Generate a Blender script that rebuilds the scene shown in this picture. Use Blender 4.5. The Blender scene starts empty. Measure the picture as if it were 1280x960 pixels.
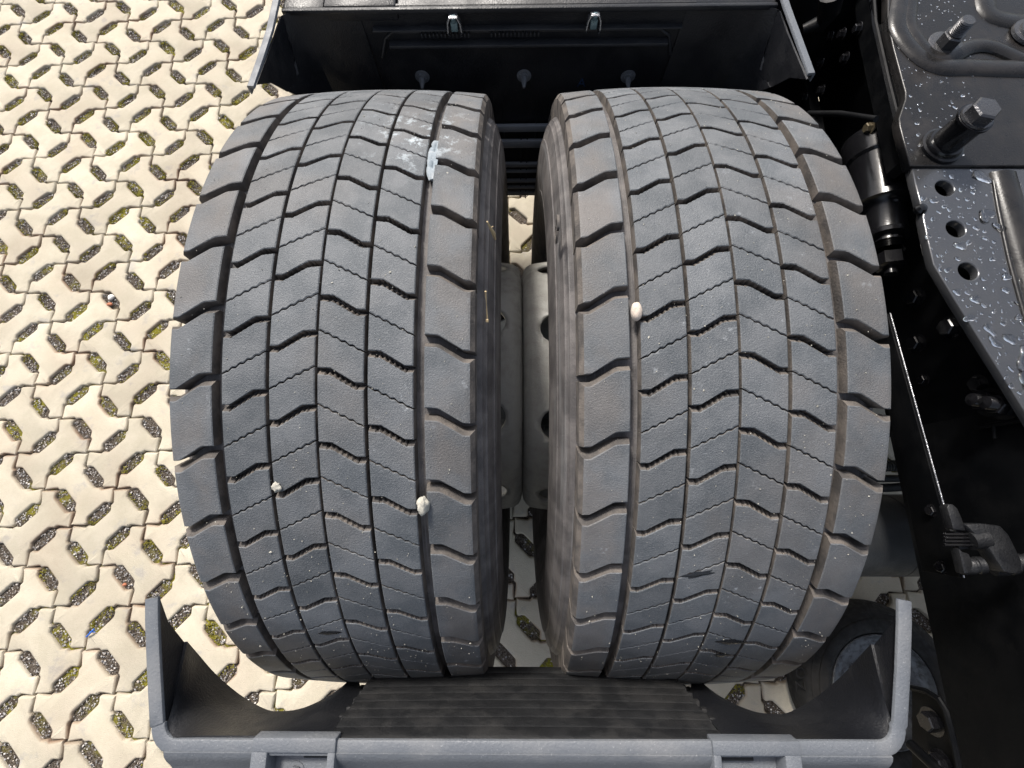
import bpy, bmesh, math, random
import numpy as np
from mathutils import Vector, Matrix, noise
from mathutils.geometry import tessellate_polygon
random.seed(7); rng = np.random.default_rng(7)
S = bpy.context.scene
COL = S.collection
R_ = math.radians

# ------------------------------------------------------------------ camera
CAM = Vector((-0.00915, -0.22844, 1.38428)); F = 565.44; TH, LA, RO = 0.25517, 0.01135, -0.00242
def _rot(a, ax): return Matrix.Rotation(a, 3, ax)
CM = _rot(TH, 'X') @ _rot(LA, 'Y') @ _rot(RO, 'Z')
cd = bpy.data.cameras.new('camera'); cam = bpy.data.objects.new('camera', cd); COL.objects.link(cam)
cam.matrix_world = Matrix.Translation(CAM) @ CM.to_4x4()
cd.sensor_width = 36; cd.sensor_fit = 'HORIZONTAL'; cd.lens = F/1280*36; cd.clip_start = 0.01; cd.clip_end = 200
S.camera = cam
# ------------------------------------------------------------------ sky and sun
SUN_DIR = Vector((-0.30, 0.58, 0.76)).normalized()
el = math.asin(SUN_DIR.z); az = math.atan2(SUN_DIR.x, SUN_DIR.y)
W = bpy.data.worlds.new('World'); S.world = W; W.use_nodes = True
nt = W.node_tree; bg = nt.nodes['Background']; sk = nt.nodes.new('ShaderNodeTexSky'); sk.sky_type = 'NISHITA'
sk.sun_disc = False; sk.sun_elevation = el; sk.sun_rotation = az; sk.dust_density = 4; sk.air_density = 1.0; sk.ozone_density = 1.0
hs_ = nt.nodes.new('ShaderNodeHueSaturation'); hs_.inputs['Saturation'].default_value = .60; nt.links.new(sk.outputs[0], hs_.inputs['Color']); nt.links.new(hs_.outputs[0], bg.inputs[0]); bg.inputs[1].default_value = 0.085
sd = bpy.data.lights.new('sun', 'SUN'); sd.energy = 2.1; sd.angle = R_(9); sd.color = (1, .95, .88)
so = bpy.data.objects.new('sun', sd); COL.objects.link(so); so.rotation_euler = SUN_DIR.to_track_quat('Z', 'Y').to_euler()
S.view_settings.view_transform = 'Standard'; S.view_settings.look = 'None'; S.view_settings.gamma = 1
S.view_settings.exposure = 1.12

# ------------------------------------------------------------------ helpers
def P(u, v, x=None, y=None, z=None):
    "point of the place seen at photo pixel (u, v), on the plane x=, y= or z="
    d = CM @ Vector(((u-640)/F, -(v-480)/F, -1))
    if z is not None: t = (z-CAM.z)/d.z
    elif y is not None: t = (y-CAM.y)/d.y
    else: t = (x-CAM.x)/d.x
    return CAM + d*t
def new_mesh(name, V, Fc, mat=None, smooth=False):
    me = bpy.data.meshes.new(name); me.from_pydata([tuple(v) for v in V], [], [tuple(f) for f in Fc]); me.validate()
    if mat: me.materials.append(mat)
    if smooth:
        me.polygons.foreach_set('use_smooth', [True]*len(me.polygons))
        try: me.set_sharp_from_angle(angle=R_(35))
        except Exception: pass
    me.update(); return me
def link(name, me, parent=None, loc=None):
    o = bpy.data.objects.new(name, me); COL.objects.link(o)
    if parent is not None:
        o.parent = parent
        base = Vector((0, 0, 0)); q = parent
        while q is not None: base += q.location; q = q.parent
        o.location = (Vector(loc) if loc is not None else Vector((0, 0, 0))) - base
    elif loc is not None: o.location = loc
    return o
def tag(o, label=None, cat=None, group=None, kind=None):
    for k, v in (('label', label), ('category', cat), ('group', group), ('kind', kind)):
        if v: o[k] = v
    return o
def thing(name, loc, label, cat, group=None):
    o = bpy.data.objects.new(name, None); o.empty_display_size = .05; COL.objects.link(o); o.location = loc
    return tag(o, label, cat, group)
class MB:
    def __init__(s): s.V = []; s.F = []
    def add(s, V, Fc):
        n = len(s.V); s.V += [Vector(v) for v in V]; s.F += [tuple(i+n for i in f) for f in Fc]; return s
    def box(s, a, b, bev=0.0, M=None):
        bm = bmesh.new(); bmesh.ops.create_cube(bm, size=1)
        a = Vector(a); b = Vector(b); c = (a+b)/2; d = b-a
        for v in bm.verts: v.co = Vector((v.co.x*abs(d.x), v.co.y*abs(d.y), v.co.z*abs(d.z)))+c
        if bev: bmesh.ops.bevel(bm, geom=bm.edges[:], offset=bev, segments=2, profile=.5, affect='EDGES')
        bm.verts.index_update()
        s.add([(M @ v.co if M else v.co) for v in bm.verts], [[v.index for v in f.verts] for f in bm.faces]); bm.free(); return s
    def lathe(s, prof, origin, axis, n=32, a0=0, a1=2*math.pi, up=None):
        "prof: list of (distance along axis, radius)"
        axis = Vector(axis).normalized(); o = Vector(origin)
        e1 = axis.orthogonal().normalized() if up is None else Vector(up).normalized(); e2 = axis.cross(e1)
        full = abs(a1-a0-2*math.pi) < 1e-6; m = n if full else n+1
        V = []
        for h, r in prof:
            for k in range(m):
                a = a0+(a1-a0)*k/n; V.append(o+axis*h+(e1*math.cos(a)+e2*math.sin(a))*r)
        Fc = []
        for i in range(len(prof)-1):
            for k in range(n):
                k2 = (k+1) % m; Fc.append((i*m+k, i*m+k2, (i+1)*m+k2, (i+1)*m+k))
        return s.add(V, Fc)
    def tube(s, pts, r, n=10, cap=True):
        pts = [Vector(p) for p in pts]; N = len(pts); V = []; prev = None
        for i, p in enumerate(pts):
            t = (pts[min(i+1, N-1)]-pts[max(i-1, 0)]).normalized()
            if prev is None: e = t.orthogonal().normalized()
            else: e = (prev-t*prev.dot(t)).normalized()
            prev = e; f = t.cross(e); rr = r[i] if isinstance(r, (list, tuple)) else r
            for k in range(n):
                a = 2*math.pi*k/n; V.append(p+(e*math.cos(a)+f*math.sin(a))*rr)
        Fc = [(i*n+k, i*n+(k+1) % n, (i+1)*n+(k+1) % n, (i+1)*n+k) for i in range(N-1) for k in range(n)]
        if cap: Fc += [tuple(range(n))[::-1], tuple((N-1)*n+k for k in range(n))]
        return s.add(V, Fc)
    def prism(s, pts, d, bev=0):
        "polygon pts (3-D, planar) extruded by vector d"
        pts = [Vector(p) for p in pts]; n = len(pts); d = Vector(d)
        bm = bmesh.new(); a = [bm.verts.new(p) for p in pts]; b = [bm.verts.new(p+d) for p in pts]
        bm.faces.new(a[::-1]); bm.faces.new(b)
        for i in range(n): bm.faces.new((a[i], a[(i+1) % n], b[(i+1) % n], b[i]))
        bmesh.ops.recalc_face_normals(bm, faces=bm.faces[:])
        if bev: bmesh.ops.bevel(bm, geom=bm.edges[:], offset=bev, segments=2, profile=.5, affect='EDGES')
        bm.verts.index_update()
        s.add([v.co.copy() for v in bm.verts], [[v.index for v in f.verts] for f in bm.faces]); bm.free(); return s
    def build(s, name, mat, parent=None, smooth=True, fix=True):
        me = bpy.data.meshes.new(name); me.from_pydata([tuple(v) for v in s.V], [], s.F); me.validate()
        if fix:
            bm = bmesh.new(); bm.from_mesh(me); bmesh.ops.recalc_face_normals(bm, faces=bm.faces[:]); bm.to_mesh(me); bm.free()
        me.materials.append(mat)
        if smooth:
            me.polygons.foreach_set('use_smooth', [True]*len(me.polygons)); me.set_sharp_from_angle(angle=R_(38))
        return link(name, me, parent)
def sheet(V2, th, nrm_flip=1):
    "grid of points V2[i][j] given a thickness th along its own normals"
    n, m = len(V2), len(V2[0]); V = []; N = []
    for i in range(n):
        for j in range(m):
            a = V2[min(i+1, n-1)][j]-V2[max(i-1, 0)][j]; b = V2[i][min(j+1, m-1)]-V2[i][max(j-1, 0)]
            c = a.cross(b); N.append((c.normalized() if c.length > 1e-12 else Vector((0, 0, 1)))*nrm_flip); V.append(V2[i][j].copy())
    k = n*m; W_ = V+[v+q*th for v, q in zip(V, N)]; Fc = []
    for i in range(n-1):
        for j in range(m-1):
            a, b, c, d = i*m+j, i*m+j+1, (i+1)*m+j+1, (i+1)*m+j
            Fc += [(a, b, c, d), (a+k, d+k, c+k, b+k)]
    for i in range(n-1):
        for j in (0, m-1): a, b = i*m+j, (i+1)*m+j; Fc.append((a, b, b+k, a+k))
    for j in range(m-1):
        for i in (0, n-1): a, b = i*m+j, i*m+j+1; Fc.append((a, b, b+k, a+k))
    return W_, Fc
def plate_mesh(name, outline, holes, z, th, mat, bev=.0015):
    "flat plate with real holes, top at z"
    cu = bpy.data.curves.new(name, 'CURVE'); cu.dimensions = '2D'; cu.fill_mode = 'BOTH'; cu.extrude = th/2-bev; cu.bevel_depth = bev; cu.bevel_resolution = 1
    def poly(pts):
        sp = cu.splines.new('POLY'); sp.points.add(len(pts)-1); sp.use_cyclic_u = True
        for i, p in enumerate(pts): sp.points[i].co = (p[0], p[1], 0, 1)
    poly(outline)
    for (x, y, r) in holes: poly([(x+r*math.cos(-2*math.pi*k/28), y+r*math.sin(-2*math.pi*k/28)) for k in range(28)])
    o = bpy.data.objects.new(name, cu); COL.objects.link(o)
    dg = bpy.context.evaluated_depsgraph_get(); me = bpy.data.meshes.new_from_object(o.evaluated_get(dg), depsgraph=dg)
    bpy.data.objects.remove(o); bpy.data.curves.remove(cu)
    for v in me.vertices: v.co.z += z-th/2
    me.materials.clear(); me.materials.append(mat); me.name = name
    return me
def hexhead(mb, base, axis, r, h, flange=0):
    axis = Vector(axis).normalized()
    if flange: mb.lathe([(0, 0), (0, flange), (h*.18, flange*.97), (h*.22, 0)], base, axis, 24)
    b = Vector(base)+axis*(h*.2 if flange else 0)
    mb.lathe([(0, 0), (0, r), (h*.85, r), (h, r*.86), (h, 0)], b, axis, 6)
    return mb

# ------------------------------------------------------------------ materials
def mat(name, base, rough=.5, metal=0, spec=.5, var=None, bump=None, extra=None):
    m = bpy.data.materials.new(name); m.use_nodes = True; t = m.node_tree; b = t.nodes['Principled BSDF']
    b.inputs['Base Color'].default_value = (*base, 1); b.inputs['Roughness'].default_value = rough
    b.inputs['Metallic'].default_value = metal; b.inputs['Specular IOR Level'].default_value = spec
    m['b'] = 1
    if extra: extra(t, b)
    return m
def N(t, typ, **kw):
    n = t.nodes.new(typ)
    for k, v in kw.items():
        if k.startswith('i_'): n.inputs[k[2:].replace('_', ' ')].default_value = v
        else: setattr(n, k, v)
    return n
def noise_fac(t, scale, detail=4, rough=.55, lo=.4, hi=.6, vec=None):
    n = N(t, 'ShaderNodeTexNoise'); n.inputs['Scale'].default_value = scale; n.inputs['Detail'].default_value = detail; n.inputs['Roughness'].default_value = rough
    if vec is None:
        g = N(t, 'ShaderNodeNewGeometry'); vec = g.outputs['Position']
    t.links.new(vec, n.inputs['Vector'])
    r = N(t, 'ShaderNodeMapRange'); r.inputs['From Min'].default_value = lo; r.inputs['From Max'].default_value = hi; r.interpolation_type = 'SMOOTHSTEP'
    t.links.new(n.outputs['Fac'], r.inputs['Value']); return r.outputs['Result']
def mixc(t, fac, a, b, mode='MIX'):
    n = N(t, 'ShaderNodeMix'); n.data_type = 'RGBA'; n.blend_type = mode
    def put(i, v):
        if hasattr(v, 'is_output'): t.links.new(v, n.inputs[i])
        elif isinstance(v, (int, float)): n.inputs[i].default_value = v
        else: n.inputs[i].default_value = (*v, 1)
    put(0, fac); put(6, a); put(7, b); return n.outputs[2]
def mul(t, a, k, op='MULTIPLY'):
    n = N(t, 'ShaderNodeMath', operation=op)
    t.links.new(a, n.inputs[0])
    if hasattr(k, 'is_output'): t.links.new(k, n.inputs[1])
    else: n.inputs[1].default_value = k
    return n.outputs[0]
def bump(t, b, h, dist=.001, strength=.5):
    n = N(t, 'ShaderNodeBump'); n.inputs['Distance'].default_value = dist; n.inputs['Strength'].default_value = strength
    t.links.new(h, n.inputs['Height']); t.links.new(n.outputs[0], b.inputs['Normal'])
def objrand(t): return N(t, 'ShaderNodeObjectInfo').outputs['Random']

STAIN = (-.116, .168, .971)      # where the white splash hit the left tyre
def x_tread(t, b):
    base = mixc(t, noise_fac(t, 22, 4, .6, .35, .65), (.078, .087, .096), (.126, .133, .141))
    base = mixc(t, mul(t, noise_fac(t, 9, 3, .5, .50, .70), .36), base, (.135, .120, .108))           # brown dust
    fine = noise_fac(t, 900, 2, .6, .45, .75)
    base = mixc(t, mul(t, fine, .35), base, (.24, .25, .26))
    sp = noise_fac(t, 260, 3, .7, .70, .76); reg = noise_fac(t, 12, 2, .5, .45, .65)
    base = mixc(t, mul(t, sp, mul(t, reg, .8)), base, (.5, .5, .5))
    tc = N(t, 'ShaderNodeTexCoord'); sx = N(t, 'ShaderNodeSeparateXYZ'); t.links.new(tc.outputs['Object'], sx.inputs[0])
    ab = N(t, 'ShaderNodeMath', operation='ABSOLUTE'); t.links.new(sx.outputs[0], ab.inputs[0])
    mr = N(t, 'ShaderNodeMapRange'); mr.inputs['From Min'].default_value = .098; mr.inputs['From Max'].default_value = .112; t.links.new(ab.outputs[0], mr.inputs['Value'])
    base = mixc(t, mul(t, mul(t, mr.outputs[0], noise_fac(t, 15, 4, .6, .36, .62)), .34), base, (.160, .132, .110))
    g_ = N(t, 'ShaderNodeNewGeometry'); vd = N(t, 'ShaderNodeVectorMath', operation='DISTANCE'); vd.inputs[1].default_value = STAIN; t.links.new(g_.outputs['Position'], vd.inputs[0])
    ms_ = N(t, 'ShaderNodeMapRange'); ms_.inputs['From Min'].default_value = .085; ms_.inputs['From Max'].default_value = .01; t.links.new(vd.outputs['Value'], ms_.inputs['Value'])
    base = mixc(t, mul(t, ms_.outputs[0], noise_fac(t, 60, 6, .75, .52, .64)), base, (.42, .47, .50))
    sc_ = noise_fac(t, 75, 6, .75, .60, .70); rg_ = noise_fac(t, 5.5, 2, .5, .50, .66)
    base = mixc(t, mul(t, sc_, mul(t, rg_, .65)), base, (.36, .38, .40))
    rr = N(t, 'ShaderNodeMapRange'); rr.inputs['To Min'].default_value = .86; rr.inputs['To Max'].default_value = 1.12; t.links.new(objrand(t), rr.inputs['Value'])
    hs = N(t, 'ShaderNodeHueSaturation'); t.links.new(rr.outputs[0], hs.inputs['Value']); t.links.new(base, hs.inputs['Color'])
    t.links.new(hs.outputs[0], b.inputs['Base Color'])
    bump(t, b, noise_fac(t, 700, 3, .6, .3, .7), .0006, .5)
M_tread = mat('worn_tread_rubber', (.1, .1, .1), .62, 0, .45, extra=x_tread)
def x_groove(t, b):
    base = mixc(t, noise_fac(t, 40, 4, .6, .35, .65), (.070, .064, .060), (.155, .135, .118))
    t.links.new(base, b.inputs['Base Color']); bump(t, b, noise_fac(t, 500, 3, .6, .3, .7), .0006, .4)
M_groove = mat('groove_rubber', (.05, .045, .04), .8, 0, .3, extra=x_groove)
def x_side(t, b):
    base = mixc(t, noise_fac(t, 30, 4, .6, .35, .65), (.066, .061, .060), (.135, .124, .119))
    tc = N(t, 'ShaderNodeTexCoord'); mp = N(t, 'ShaderNodeMapping'); mp.inputs['Scale'].default_value = (700, 6, 6)
    t.links.new(tc.outputs['Object'], mp.inputs[0])
    st = noise_fac(t, 1.0, 2, .5, .52, .75, vec=mp.outputs[0])
    base = mixc(t, mul(t, st, .5), base, (.2, .2, .2))
    t.links.new(base, b.inputs['Base Color']); bump(t, b, noise_fac(t, 500, 3, .6, .3, .7), .0005, .4)
M_side = mat('sidewall_rubber', (.06, .055, .055), .65, 0, .4, extra=x_side)
def x_stone(t, b):
    base = mixc(t, noise_fac(t, 14, 5, .6, .3, .7), (.485, .435, .335), (.585, .53, .42))
    base = mixc(t, mul(t, noise_fac(t, 450, 3, .7, .54, .72), .45), base, (.38, .31, .24))
    base = mixc(t, mul(t, noise_fac(t, 13, 5, .65, .57, .68), .45), base, (.33, .32, .32))             # grey blotches
    at = N(t, 'ShaderNodeAttribute'); at.attribute_name = 'edge'
    ef = mul(t, at.outputs['Fac'], noise_fac(t, 7, 3, .5, .40, .68))
    base = mixc(t, mul(t, ef, .85), base, (.24, .15, .095))
    rr = N(t, 'ShaderNodeMapRange'); rr.inputs['To Min'].default_value = .84; rr.inputs['To Max'].default_value = 1.08; t.links.new(objrand(t), rr.inputs['Value'])
    hs = N(t, 'ShaderNodeHueSaturation'); t.links.new(rr.outputs[0], hs.inputs['Value']); t.links.new(base, hs.inputs['Color'])
    t.links.new(hs.outputs[0], b.inputs['Base Color'])
    bump(t, b, noise_fac(t, 350, 4, .7, .25, .75), .0015, .5)
M_stone = mat('sand_coloured_concrete', (.5, .43, .33), .85, 0, .3, extra=x_stone)
def x_bed(t, b):
    v = N(t, 'ShaderNodeTexVoronoi'); v.inputs['Scale'].default_value = 260; g = N(t, 'ShaderNodeNewGeometry'); t.links.new(g.outputs['Position'], v.inputs['Vector'])
    base = mixc(t, noise_fac(t, 250, 3, .6, .4, .6), (.05, .038, .028), (.13, .11, .09))
    base = mixc(t, mul(t, noise_fac(t, 6, 3, .5, .50, .62), noise_fac(t, 60, 2, .5, .35, .6)), base, (.20, .18, .02))
    t.links.new(base, b.inputs['Base Color']); bump(t, b, v.outputs['Distance'], .003, 1)
M_bed = mat('dirt_bed', (.1, .09, .07), .95, 0, .2, extra=x_bed)
def x_grit(t, b):
    v = N(t, 'ShaderNodeTexVoronoi'); v.inputs['Scale'].default_value = 230; g = N(t, 'ShaderNodeNewGeometry'); t.links.new(g.outputs['Position'], v.inputs['Vector'])
    s = N(t, 'ShaderNodeSeparateColor'); t.links.new(v.outputs['Color'], s.inputs[0])
    cr = N(t, 'ShaderNodeValToRGB'); t.links.new(s.outputs[0], cr.inputs[0]); e = cr.color_ramp.elements
    e[0].color = (.10, .095, .09, 1); e[1].color = (.80, .78, .75, 1); e[1].position = 1
    for pos, c in ((.3, (.26, .25, .25)), (.6, (.42, .41, .41)), (.8, (.50, .43, .36))):
        q = cr.color_ramp.elements.new(pos); q.color = (*c, 1)
    t.links.new(cr.outputs[0], b.inputs['Base Color'])
M_grit = mat('grey_grit', (.3, .3, .3), .8, 0, .3, extra=x_grit)
def x_moss(t, b):
    base = mixc(t, noise_fac(t, 60, 3, .6, .35, .65), (.10, .085, .02), (.26, .23, .035))
    t.links.new(base, b.inputs['Base Color'])
M_moss = mat('yellow_green_moss', (.2, .2, .03), .95, 0, .2, extra=x_moss)
def dusty(name, col, dust, rough, spec=.5, amt=.35, sc=14, fine=.25, metal=0, bumpd=.0004):
    def ex(t, b):
        base = mixc(t, mul(t, noise_fac(t, sc, 5, .6, .42, .72), amt), col, dust)
        base = mixc(t, mul(t, noise_fac(t, 420, 2, .6, .66, .74), fine), base, tuple(min(1, c*2.5) for c in dust))
        t.links.new(base, b.inputs['Base Color'])
        r = N(t, 'ShaderNodeMapRange'); r.inputs['To Min'].default_value = rough*.75; r.inputs['To Max'].default_value = min(1, rough*1.35)
        t.links.new(noise_fac(t, sc*2, 4, .6, .3, .7), r.inputs['Value']); t.links.new(r.outputs[0], b.inputs['Roughness'])
        bump(t, b, noise_fac(t, 380, 3, .6, .3, .7), bumpd, .5)
    return mat(name, col, rough, metal, spec, extra=ex)
M_grey = dusty('grey_plastic', (.125, .135, .150), (.22, .22, .22), .5, .5, .4)
M_dgrey = dusty('dark_grey_plastic', (.030, .033, .037), (.06, .06, .06), .55, .5, .4)
M_clip = dusty('clip_plastic', (.008, .0085, .010), (.03, .03, .03), .38, .5, .5)
M_bolt = dusty('blackened_steel', (.10, .10, .105), (.05, .048, .046), .24, .6, .5, metal=.7)
M_black = dusty('black_plastic', (.011, .0118, .0145), (.030, .030, .031), .42, .45, .6, sc=9)
M_rib = dusty('grey_black_plastic', (.026, .028, .032), (.055, .055, .055), .4, .5, .5)
M_flap = dusty('mud_flap_rubber', (.013, .0135, .0145), (.032, .031, .030), .62, .3, .55, sc=25)
M_paint = dusty('black_chassis_paint', (.0025, .0028, .0034), (.006, .006, .0065), .45, .16, .4, bumpd=.0001)
M_gloss = dusty('glossy_black_paint', (.006, .006, .007), (.012, .012, .013), .2, .45, .3, bumpd=.00005)
M_plate = dusty('wet_grey_paint', (.012, .0115, .0115), (.032, .028, .026), .30, .35, .6, sc=20, bumpd=.00012)
M_hub = dusty('grey_wheel_paint', (.34, .335, .31), (.22, .21, .19), .5, .5, .6, sc=35)
M_rim = dusty('silver_rim', (.33, .35, .38), (.15, .14, .13), .32, .5, .5, metal=.5)
M_steel = dusty('steel', (.42, .43, .45), (.2, .19, .18), .28, .5, .4, metal=.9)
M_teal = dusty('teal_coated_steel', (.16, .24, .26), (.3, .33, .33), .3, .6, .3, metal=.4)
M_blue = mat('blue_plastic', (.02, .12, .5), .5)
M_bird = dusty('chalky_white', (.24, .28, .31), (.45, .47, .48), .8, .3, .6, sc=120)
M_peb = dusty('pale_pebble', (.60, .51, .43), (.40, .33, .28), .75, .3, .6, sc=200)
M_chip = dusty('off_white_chip', (.46, .44, .38), (.28, .26, .22), .85, .3, .7, sc=300)
M_brick = mat('brick_chip', (.45, .17, .09), .8)
M_straw = mat('dry_straw', (.55, .42, .24), .8)
def x_water(t, b): b.inputs['Transmission Weight'].default_value = 1; b.inputs['IOR'].default_value = 1.33
M_water = mat('water', (1, 1, 1), .0, 0, .5, extra=x_water)

# ------------------------------------------------------------------ ground
Sg = 0.15425; PHI = -0.76636; OX, OY = -2.02047, 1.65039
U = Vector((math.cos(PHI), math.sin(PHI), 0))*Sg; Vv = Vector((math.sin(PHI), -math.cos(PHI), 0))*Sg
def node(i, j): return Vector((OX, OY, 0))+U*i+Vv*j
JW = .0033
def edge_profile():
    "stone side of an edge running from a type A crossing to a type B one, chord frame (along, left)"
    h = .0283; L_ = Sg; w = .0168
    left = [(JW*1.414, 0), (.0283-.0009, h+JW), (.0370, h+JW), (.0400, h+.008), (.0480, h+w), (L_-.0480, h+w), (L_-.0400, h+.008), (L_-.0370, h+JW), (L_-.0283+.0009, h+JW)]
    right = [(0+.0018, -.0018), (.0283+.0009, h-JW), (.0370, h-JW), (.0400, h-.008), (.0480, h-w), (L_-.0480, h-w), (L_-.0400, h-.008), (L_-.0370, h-JW), (L_-.0283-.0009, h-JW)]
    return left, right
def stone_outline():
    "cell with corners A(0,0) B(1,0) A(1,1) B(0,1) in units of the lattice, counter-clockwise"
    left, right = edge_profile(); c = [(0, 0), (Sg, 0), (Sg, Sg), (0, Sg)]; out = []
    for k in range(4):
        p = Vector((*c[k], 0)); q = Vector((*c[(k+1) % 4], 0)); e = (q-p).normalized(); n = Vector((-e.y, e.x, 0))
        if k % 2 == 0:   # A->B, interior on the left
            out += [p+e*a+n*b for a, b in left[1:]]; 
            out.append(q-e*(JW*1.414))     # corner B
        else:            # B->A, seen from A the interior is on the right
            e2 = -e; n2 = Vector((-e2.y, e2.x, 0))
            out += [q+e2*a+n2*b for a, b in right[:0:-1]]
            out.append(q+(e.cross(Vector((0, 0, -1))).normalized())*(JW*1.414) if False else q + (Vector((Sg/2, Sg/2, 0))-q).normalized()*0 + (Vector((-e.y, e.x, 0)))*JW*1.414)
    # B corners: interior direction
    return out
def fix_corners(o):
    # replace the four corner points: the stone fills the quadrant between two arms that run at 45 degrees to the chords
    c = [(0, 0), (Sg, 0), (Sg, Sg), (0, Sg)]; res = []
    for p in o: res.append(p)
    return res
def chaikin(pts, r=.16, it=2):
    for _ in range(it):
        q = []
        for i in range(len(pts)):
            a = pts[i]; b = pts[(i+1) % len(pts)]; L = (b-a).length; k = min(.0022/max(L, 1e-6), .25) if _ == 0 else .25
            q += [a.lerp(b, k), a.lerp(b, 1-k)]
        pts = q
    return pts
def area_xy(p): return sum(p[i].x*p[(i+1) % len(p)].y-p[(i+1) % len(p)].x*p[i].y for i in range(len(p)))/2
def stone_mesh(name, seed):
    r = random.Random(seed); o = chaikin(stone_outline(), it=2)
    if area_xy(o) < 0: o = o[::-1]
    n = len(o); o = [p+Vector((r.uniform(-.0004, .0004), r.uniform(-.0004, .0004), 0)) for p in o]
    def inset(d):
        res = []
        for i in range(n):
            a = o[(i-2) % n]; b = o[(i+2) % n]; t = (b-a).normalized(); res.append(o[i]+Vector((-t.y, t.x, 0))*d)
        return res
    rings = [([p for p in o], -.045), ([p for p in o], -.0055), (inset(.0012), -.0028), (inset(.0032), -.0008), (inset(.0060), 0.0)]
    V = []; Fc = []; E = []
    for k, (pts, z) in enumerate(rings):
        V += [Vector((p.x, p.y, z+(r.uniform(-.0003, .0003) if k == 4 else 0))) for p in pts]; E += [[1, 1, 1, .75, .25][k]]*n
    for k in range(4):
        for i in range(n): j = (i+1) % n; Fc.append((k*n+i, k*n+j, (k+1)*n+j, (k+1)*n+i))
    top = rings[4][0]; tri = tessellate_polygon([[Vector((p.x, p.y, 0)) for p in top]])
    for t in tri:
        a, b, c = t
        if (top[b]-top[a]).cross(top[c]-top[a]).z < 0: b, c = c, b
        Fc.append((4*n+a, 4*n+b, 4*n+c))
    me = new_mesh(name, V, Fc, M_stone)
    at = me.attributes.new('edge', 'FLOAT', 'POINT'); at.data.foreach_set('value', E)
    me.polygons.foreach_set('use_smooth', [True]*len(me.polygons)); me.set_sharp_from_angle(angle=R_(50))
    return me
big = new_mesh('ground', [(-30, -30, -.05), (30, -30, -.05), (30, 30, -.05), (-30, 30, -.05)], [(0, 1, 2, 3)], M_bed)
ground = tag(link('ground', big), kind='structure')
bed = link('joint_bed', new_mesh('joint_bed', [(-4, -3, -.0095), (4, -3, -.0095), (4, 4, -.0095), (-4, 4, -.0095)], [(0, 1, 2, 3)], M_bed)); tag(bed, kind='structure')
pav = bpy.data.objects.new('paving', None); COL.objects.link(pav); tag(pav, kind='structure')
smeshes = [stone_mesh('paving_stone', k) for k in range(4)]
def in_frame(p, m=60):
    q = CM.transposed() @ (p-CAM)
    if q.z > -.01: return False
    u = 640+F*q.x/-q.z; v = 480-F*q.y/-q.z
    return -m < u < 1280+m and -m < v < 960+m
cells = []
for i in range(-14, 40):
    for j in range(-26, 30):
        c = node(i+.5, j-.5)
        if -2.9 < c.x < 2.6 and -1.5 < c.y < 2.6: cells.append((i, j, c))
def cell_matrix(i, j):
    # corner (0,0) must be a type A crossing: node(i,j) is A when (i+j) is even... rotate by 90 degrees otherwise
    ang = PHI
    o = node(i, j); k = (i+j+1) % 2
    M = Matrix.Translation(o) @ Matrix.Rotation(ang, 4, 'Z')
    if k: M = M @ Matrix.Translation((Sg, 0, 0)) @ Matrix.Rotation(math.pi/2, 4, 'Z')
    return M
# cell (i,j): corners node(i,j), +U, +U-V, -V  (counter-clockwise, since -V is U turned left)
vis = []; rest = []
for i, j, c in cells:
    d = (c-Vector((-.7, .3, 0))).length
    s_left = c.x < -.25 or (-.35 < c.x < .35) or c.y < -.3
    (vis if in_frame(c, 50) and s_left else rest).append((d, i, j, c))
vis.sort(key=lambda q: q[0]); rest += vis[295:]; vis = vis[:295]
for d, i, j, c in vis:
    me = random.choice(smeshes); o = bpy.data.objects.new('paving_stone', me); COL.objects.link(o); o.parent = pav
    M = cell_matrix(i, j); tilt = Matrix.Rotation(random.gauss(0, .004), 4, 'X') @ Matrix.Rotation(random.gauss(0, .004), 4, 'Y')
    cc = Matrix.Translation(c); M = Matrix.Translation((random.gauss(0, .0004), random.gauss(0, .0004), random.uniform(-.0018, .0006))) @ cc @ tilt @ Matrix.Rotation(random.gauss(0, .004), 4, 'Z') @ cc.inverted() @ M
    o.matrix_world = M
mb = MB(); base = smeshes[0]; bv = np.array([v.co[:] for v in base.vertices]); bf = [tuple(p.vertices) for p in base.polygons]
AV = []; AF = []; off = 0
for d, i, j, c in rest:
    M = np.array(cell_matrix(i, j)); v = bv @ M[:3, :3].T+M[:3, 3]; AV.append(v); AF += [tuple(a+off for a in f) for f in bf]; off += len(v)
far = new_mesh('far_paving_stones', np.concatenate(AV), AF, M_stone)
tag(link('far_paving_stones', far, pav), kind='stuff')
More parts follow.
